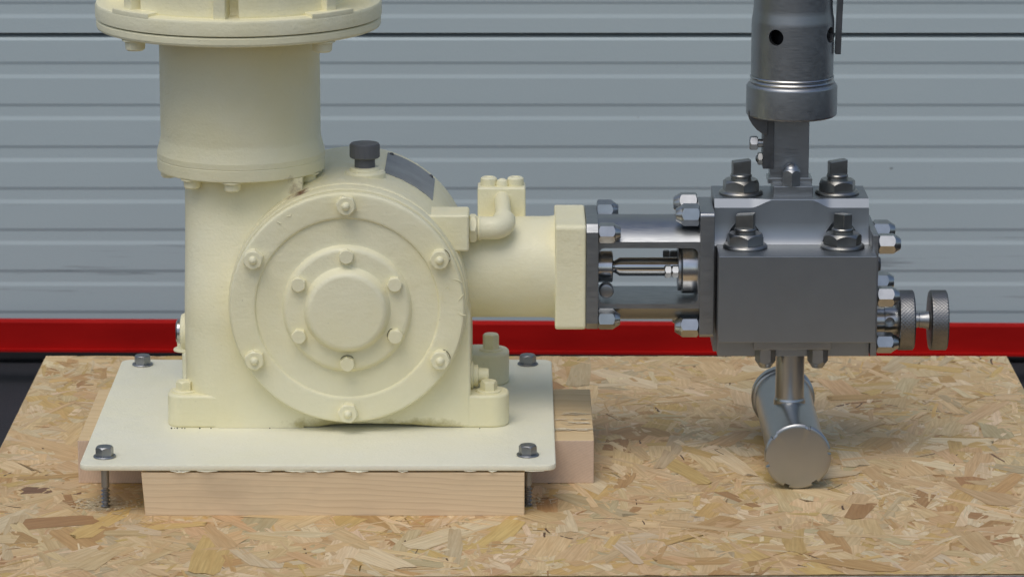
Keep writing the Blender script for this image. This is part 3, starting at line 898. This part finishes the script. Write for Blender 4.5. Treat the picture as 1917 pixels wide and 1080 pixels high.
# the yoke: round bar with milled flats and a through window
mb = MB(); pts = []
for k in range(25):
    a_ = R(-50 + 100 * k / 24)
    pts.append((YA + 103 * math.sin(a_), AZ + 103 * math.cos(a_)))
for k in range(25):
    a_ = R(130 + 100 * k / 24)
    pts.append((YA + 103 * math.sin(a_), AZ + 103 * math.cos(a_)))
mb.prism(pts, 'x', xc_ - .4, xd + .8, 0)
yoke = mb.build('yoke_body', M['steel'], pump)
win = MB(); win.prism(win.rounded(xc_ + 1, xd - 3, AZ - 57, AZ + 54, 13, 6), 'y', YA - 200, YA + 200)
cut(yoke, [(win, Vector((0, YA, AZ)))])
ROOT[yoke.name] = ROOT[pump.name]
mb = MB(); mb.prism(mb.rounded(YA - 82, YA + 82, AZ - 124, AZ + 124, 8, 4), 'x', xd, xe_, 2.0)
yp = mb.build('yoke_plate', M['steel'], pump)
for py_, yy in ((436, YA - 85), (393, YA + 85), (597, YA - 85), (560, YA + 85)):
    zz = at(1140, py_, yy).z if py_ != 560 else at(1140, 597, YA - 85).z
    put(NUT['acorn'], 'acorn_nut', yk, (xc_, yy, zz), '+x', R(-12 - 9 * (py_ % 3)), 0.98)
for py_, yy in ((402, YA - 55), (380, YA + 55), (610, YA - 55), (592, YA + 55)):
    put(NUT['acorn'], 'acorn_nut', yp, (xd, yy, at(1290, py_, yy).z), '-x', R(14 + 7 * (py_ % 3)), 1.06)
# piston rod and its collars
mb = MB(); mb.lathe([(12, xc_ - 4), (12, X(1150, YA, AZ)), (18.5, X(1160, YA, AZ)), (18.5, xd)], (0, YA, AZ), 'x', 40)
rod = mb.build('piston_rod', M['chrome'], pump)
mb = MB(); x1c = X(1147, YA, AZ); mb.lathe([(0, xc_ - 2), (31, xc_ - 2), (31, x1c - 2), (29, x1c), (0, x1c)], (0, YA, AZ), 'x', 48)
colr = mb.build('rod_collar', M['bright'], pump)
q = at(1135, 543, YA - 52)
mb = MB(); mb.lathe([(14, 0), (14.5, 2), (14.5, 20), (13, 23), (10, 24), (0, 24)], (q.x, YA - 40, q.z), '-y', 28)
mb.build('clamp_screw', M['steel'], colr)
mb = MB(); xg = X(1275, YA, AZ); mb.lathe([(20, xg - 1), (50, xg - 1), (52.5, xg + 2), (52.5, xd + 1), (0, xd + 1)], (0, YA, AZ), 'x', 64)
gl = mb.build('packing_gland', M['bright'], pump)
mb = MB(); mb.prism([(YA + 54 * math.cos(R(k * 10)), AZ + 47 * math.sin(R(k * 10))) for k in range(36)], 'x', xg - 7, xg - 1.5, .8)
mb.build('gland_plate', M['steel'], gl)
mb = MB(); hexa(mb, 22, 0, 13, 2.5, 1); hexa(mb, 23, 14, 27, 2.5, 1.5); me = shared(mb, 'gland_nut', M['nut'])
mb = MB(); hexa(mb, 22, 0, 13, 2.5, 1); hexa(mb, 23, 14, 27, 2.5, 1.5); med = shared(mb, 'gland_nut', M['darksteel'])
q = at(1262, 508, YA - 42); put(me, 'gland_nut', gl, (xg - 7, YA - 42, q.z), '-x', .52)
q = at(1262, 480, YA + 42); put(med, 'gland_nut', gl, (xg - 7, YA + 42, q.z), '-x', .52)

# ---- pump head ---------------------------------------------------------------------------
f0 = 310
z_top_l = at(1490, 480, f0).z; z_bot = at(1490, 642, f0).z
hx0, hx1 = X(1345, f0, 350), X(1641, f0, 350)
Yu = 429
ux0, ux1 = X(1337, Yu, 450), X(1627, Yu, 500)
z_up = at(1490, 372, Yu + 10).z
z_lo = at(1490, 661, 400).z
# upper / rear body: lofted along x so that its front top chamfer narrows between the nuts
mb = MB(); rings = []
N = 60
for i in range(N + 1):
    t = i / N; x = ux0 + (ux1 - ux0) * t
    px = 1337 + 290 * t
    def sm(a, b, v):
        v = min(max((v - a) / (b - a), 0), 1); return v * v * (3 - 2 * v)
    wgt = 1 - sm(1405, 1446, px) * (1 - sm(1520, 1556, px))
    cz_ = 2.5 + 14.0 * wgt; cy_ = 2.5 + 7 * wgt
    prof = [(Yu - 13, z_lo), (Yu - 13, z_top_l - 2), (Yu - 8.5, z_top_l + 5), (Yu - 5, z_top_l + 14), (Yu - 2, z_top_l + 26), (Yu, z_top_l + 42), (Yu + 1.5, z_up - cz_), (Yu + cy_, z_up), (566, z_up), (568, z_up - 1), (570, z_up - 4), (570, z_lo)]
    rings.append([mb.bm.verts.new((x, y_, z_)) for y_, z_ in prof])
fs = []
for A, B in zip(rings, rings[1:]):
    for k in range(11): fs.append(mb.bm.faces.new((A[k], A[(k + 1) % 11], B[(k + 1) % 11], B[k])))
fs += [mb.bm.faces.new(rings[0]), mb.bm.faces.new(rings[-1][::-1])]
bmesh.ops.recalc_face_normals(mb.bm, faces=fs)
body = mb.build('pump_head', M['block'], pump, sharp=30)
NX = [(X(1395, 392, z_top_l), 392), (X(1577, 392, z_top_l), 392)]
cs = []
for nx, ny in NX:
    cc = MB(); cc.lathe([(0, z_top_l - .5), (46.5, z_top_l - .5), (46.5, z_top_l + 12), (45, z_top_l + 26), (38, z_top_l + 50), (0, z_top_l + 78)], (nx, ny, 0), 'z', 64)
    cs.append((cc, Vector((nx, ny, z_top_l))))
cut(body, cs); ROOT[body.name] = ROOT[pump.name]
mb = MB(); mb.box(hx0, hx1, f0, Yu + 20, z_bot, z_top_l, 2.0, 2)
fbk = mb.build('front_block', M['block'], pump)
mb = MB(); mb.box(ux1 + .8, X(1640, Yu - 60, 250), Yu - 75, 545, z_lo + 5, at(1630, 440, Yu - 75).z, 2)
sdp = mb.build('end_plate', M['steel'], pump)
ex1 = X(1640, Yu - 60, 250)
mb = MB(); mb.box(ux0 + 6, ux1 + .2, Yu - 60, Yu + 40, z_lo + 1.5, z_bot - 1, 1.5); mb.build('lower_body', M['block'], body)
# valve nuts
for (nx, ny), sp in zip(NX, (.35, -.1)):
    o = put(NUT['valve'], 'valve_nut', fbk, (nx, ny, z_top_l), '+z', .25 + sp); put(NUT['blade'], 'stud_blade', o, (nx, ny, z_top_l)).matrix_parent_inverse = Matrix()
def fix_blade(o, spin):
    o.location = (0, 0, 0); o.rotation_euler = (0, 0, spin)
for px, sp in ((1387, .12), (1567, -.2)):
    ny = 490; nx = X(px, ny, z_up)
    o = put(NUT['valve'], 'valve_nut', body, (nx, ny, z_up), '+z', .5 + sp); put(NUT['blade'], 'stud_blade', o, (nx, ny, z_up))
k = 0
for o in list(C.objects):
    if o.name.startswith('stud_blade'):
        fix_blade(o, (-.25, -1.05, .15, .30)[k] - o.parent.rotation_euler.z); k += 1
# nuts on the right end plate
for px, py_, yy, d_ in ((1640, 456, Yu - 55, 'acorn'), (1634, 431, Yu + 60, 'acorn'), (1640, 527, Yu + 60, 'acorn'), (1640, 555, Yu - 55, 'acorn'), (1640, 641, Yu - 55, 'acorn')):
    put(NUT[d_], 'acorn_nut', sdp, (ex1, yy, at(px, py_, yy).z), '+x', R(-28 + 5 * (py_ % 3)), 1.0)
q = at(1645, 494, Yu + 10)
mb = MB(); hexa(mb, 26, 0, 12, 3); put(shared(mb, 'lock_nut', M['darksteel']), 'lock_nut', sdp, (ex1, Yu + 10, q.z), '+x')
# adjusting spindle with two knurled wheels
ky = Yu - 10; kz = at(1700, 599, ky).z
def XX(px): return X(px, ky, kz)
mb = MB(); mb.lathe([(22, ex1 - 2), (26, ex1), (26, XX(1655) - 1), (27.5, XX(1655)), (27.5, XX(1680))], (0, ky, kz), 'x', 48)
hub = mb.build('spindle_hub', M['nut'], pump)
hc = at(1666, 603, ky - 27)
cc = MB(); cc.lathe([(0, -60), (9.5, -60), (9.5, -8), (0, -8)], (hc.x, ky, hc.z), 'y', 24)
cut(hub, [(cc, Vector((hc.x, ky, hc.z)))]); ROOT[hub.name] = ROOT[pump.name]
mb = MB(); xs_ = XX(1680); mb.lathe([(15, xs_), (15, XX(1718)), (13, XX(1718) + .5), (13, XX(1720)), (15, XX(1720) + .5), (15, XX(1727)), (18, XX(1738))], (0, ky, kz), 'x', 32)
mb.build('spindle', M['steel'], pump)
def wheel(x0, x1, r, name):
    mb = MB(); seg = 288; rows = 17; prof = [(16, x0), (r - 12, x0), (r - 3, x0 + .5)]
    th = x1 - x0
    for k in range(rows): prof.append((r, x0 + 2.5 + (th - 5) * k / (rows - 1)))
    prof += [(r - 3, x1 - .5), (r - 12, x1), (16, x1)]
    def kn(rr, a, t):
        if rr < r - .5: return rr
        u = a * r; 
        s1 = abs(((u + t - x0) / 7.2) % 1 - .5); s2 = abs(((u - t + x0) / 7.2) % 1 - .5)
        return rr - 1.4 + 2.8 * min(s1, s2)
    mb.lathe(prof, (0, ky, kz), 'x', seg, f=kn)
    return mb.build(name, M['darkwheel'], pump, sharp=55)
M['darkwheel'] = steel('knurled_steel', (0.27, 0.27, 0.265), 0.42, bstr=0.1)
wheel(XX(1679), XX(1710), 59.5, 'knurled_wheel'); wheel(XX(1739), XX(1772), 59.5, 'knurled_wheel')
# bottom flange, stem and horizontal tube
by0 = 335
mb = MB(); mb.box(X(1411, by0, 240), X(1556, by0, 240), by0, 470, at(1480, 655, by0).z, z_bot - .8, 1.5)
bf = mb.build('bottom_flange', M['steel'], pump); zf = at(1480, 655, by0).z
for px in (1433, 1531):
    put(NUT['sacorn'], 'acorn_nut', bf, (X(px, 362, zf), 362, zf), '-z', 0.06, 0.97, 'dull dark nut under the head')
sy = 400; sx = X(1479, sy, 190)
TR = 64; tz = TR + 1.5
zr = 2 * TR - 8
mb = MB(); mb.lathe([(28, zf + 2), (28, zr + 8), (29.5, zr + 5), (31, zr + 1), (31, zr - 40)], (sx, sy, 0), 'z', 48)
mb.build('stem_pipe', M['tube'], pump)
tx0 = X(1494, 176, tz); tx1 = X(1465, 640, tz)
d = Vector((tx1 - tx0, 640 - 176, 0)); Lt = d.length
def tube_part(prof, name, mat, f=None, seg=72):
    mb = MB(); mb.lathe(prof, (0, 0, 0), 'y', seg, f=f)
    ang = -math.atan2(d.x, d.y)
    mb.bm.transform(Matrix.Translation((tx0, 176, tz)) @ Matrix.Rotation(ang, 4, 'Z'))
    return mb.build(name, mat, pump)
tb = tube_part([(0, 18), (50, 18), (57, 21), (57, Lt - 10), (0, Lt - 10)], 'manifold_tube', M['tube'])
notch = [R(k) for k in (17, 80, 147, 200, 256, 312)]
def capf(r, a, t):
    if r > TR - 6:
        for nn in notch:
            if abs((a - nn + math.pi) % (2 * math.pi) - math.pi) < R(4.8): return TR - 13
    return r
tube_part([(0, 0), (57, 0), (61.5, 1.2), (64, 4), (64, 15), (62, 18), (50, 19), (0, 19)], 'slotted_cap', M['tube'], capf, 240)
notch = [R(150)]
tube_part([(0, Lt - 22), (57, Lt - 22), (61, Lt - 21), (64, Lt - 18), (64, Lt + 2), (60, Lt + 5), (0, Lt + 5)], 'slotted_cap', M['tube'], capf, 240)

# ---- valve stem above the head -----------------------------------------------------------
uy = 500
ba = at(1438, 346, uy - 22)
bx0, bx1 = X(1447, uy, 560), X(1513, uy, 560)
ztop = at(1480, 215, uy).z
mb = MB(); mb.box(X(1447, 470, 540), X(1521, 470, 540), 455, 540, z_up - .5, at(1480, 349, 455).z, 2); foot_p = mb.build('stem_base', M['steel'], pump)
zb_ = at(1480, 349, 455).z
mb = MB(); mb.box(X(1441, 490, 560), bx1, 486, 530, zb_ - 1, ztop, 2); bar = mb.build('valve_stem', M['steel'], pump)
mb = MB(); mb.box(X(1437, 490, 540), X(1520, 490, 540), 482, 534, zb_ - .5, zb_ + 11, 1.5); mb.build('stem_collar', M['nut'], bar)
mb = MB(); hexa(mb, 34, 0, 32, 5); mb.lathe([(15.5, 31), (14, 36), (8, 42), (0, 44)], (0, 0, 0), 'z', 28)
put(shared(mb, 'dome_nut', M['steel']), 'dome_nut', foot_p, (X(1481, 468, zb_), 468, zb_), '+z', math.pi / 2)
c0 = at(1428, 235, 500); c1 = at(1447, 313, 500)
mb = MB(); mb.box(c0.x, c1.x, 480, 535, c1.z, ztop, 1.5); cl = mb.build('clamp_bar', M['darksteel'], bar)
mb = MB(); hexa(mb, 25, 10, 26, 3, 2); mb.lathe([(8, 0), (8, 10), (11, 10.5)], (0, 0, 0), 'z', 20); put(shared(mb, 'clamp_bolt', M['steel']), 'clamp_bolt', cl, (c0.x, 492, at(1415, 268, 492).z), '-x', .5)
mb = MB(); hexa(mb, 23, 0, 10, 2, 2); dome(mb, 8, 9, 5); put(shared(mb, 'clamp_nut', M['oldsteel']), 'clamp_nut', cl, (c0.x, 492, at(1425, 297, 492).z), '-x', .5)
# rounded wedge under the ring on the left
zr0 = at(1482, 229, uy - 88).z
ring_z0 = at(1482, 230, uy - 88).z; ring_z1 = at(1482, 167, uy - 86).z
ucx = X(1482, uy, 700)
mb = MB()
wx = X(1397, 500, 680)
pts = [(wx + 2, ring_z0 + 12), (wx + 4, ring_z0 - 4), (wx + 10, ring_z0 - 14), (wx + 19, ring_z0 - 25), (wx + 30, ring_z0 - 33), (wx + 40, ring_z0 - 37), (wx + 42, ring_z0 + 12)]
mb.prism(pts, 'y', 470, 540, 2); wd = mb.build('clamp_wedge', M['darksteel'], pump)
RR = 89
mb = MB(); mb.lathe([(0, ring_z0), (RR - 4, ring_z0), (RR - 1, ring_z0 + 2), (RR, ring_z0 + 5), (RR, ring_z1 - 8), (RR - 3, ring_z1 - 3), (RR - 8, ring_z1), (0, ring_z1)], (ucx, uy, 0), 'z', 96)
rg = mb.build('spring_ring', M['steel'], pump)
cylz = at(1482, 158, uy - 80).z
mb = MB(); mb.lathe([(74, ring_z1 - 2), (82, ring_z1 - 1), (83, ring_z1 + 2.5), (81, ring_z1 + 5), (79, ring_z1 + 7), (82, ring_z1 + 9), (82.5, ring_z1 + 11), (81, ring_z1 + 13), (70, ring_z1 + 13)], (ucx, uy, 0), 'z', 96)
mb.build('polished_band', M['nut'], rg)
zk = at(1482, 60, uy - 80).z
zc0 = ring_z1 + 12
prof = [(60, zc0), (79, zc0), (80.5, zc0 + 2), (80.5, zk + 6), (80, zk + 14), (78, zk + 26), (77, zk + 38), (77, zk + 420), (60, zk + 420)]
mb = MB(); mb.lathe(prof + [], (ucx, uy, 0), 'z', 112)
cy = mb.build('spring_housing', M['steel'], pump)
cut_l = []
bore = MB(); bore.lathe([(0, zc0 + 8), (70, zc0 + 8), (70, zk + 400), (0, zk + 400)], (ucx, uy, 0), 'z', 64); cut_l.append((bore, Vector((ucx, uy, zk))))
h1 = at(1446, 71, uy - 70); h2 = at(1551, 67, uy - 34)
zh = h1.z
for a_ in (-118, -28, 62, 152):
    hb = MB(); hb.lathe([(0, 40), (15.5, 40), (15.5, 110), (0, 110)], (0, 0, 0), 'x', 40)
    hb.bm.transform(Matrix.Translation((ucx, uy, zh)) @ Matrix.Rotation(R(a_), 4, 'Z')); cut_l.append((hb, Vector((ucx, uy, zh))))
cut(cy, cut_l); ROOT[cy.name] = ROOT[pump.name]
mb = MB(); mb.lathe([(0, zc0 + 9), (46, zc0 + 9), (46, zk + 390), (0, zk + 390)], (ucx, uy, 0), 'z', 48)
mb.build('dark_bore_core', M['rubber'], cy)  # black core added inside the bore so the side holes look dark
# thin dark strip hanging beside the cylinder
s0 = at(1563, 100, uy); s1 = at(1573, 100, uy)
mb = MB(); mb.prism([(s0.x, s0.z), (s1.x, s0.z - .5), (s1.x + 9, s0.z + 330), (s0.x + 9, s0.z + 330)], 'y', uy - 14, uy + 14, .6)
mb.build('hanging_strip', M['darksteel'], pump)
# bracket high above that carries the strip
mb = MB(); mb.box(ucx + 70, s1.x + 9, uy - 14, uy + 14, s0.z + 326, s0.z + 338, 1); mb.build('strip_bracket', M['darksteel'], pump)
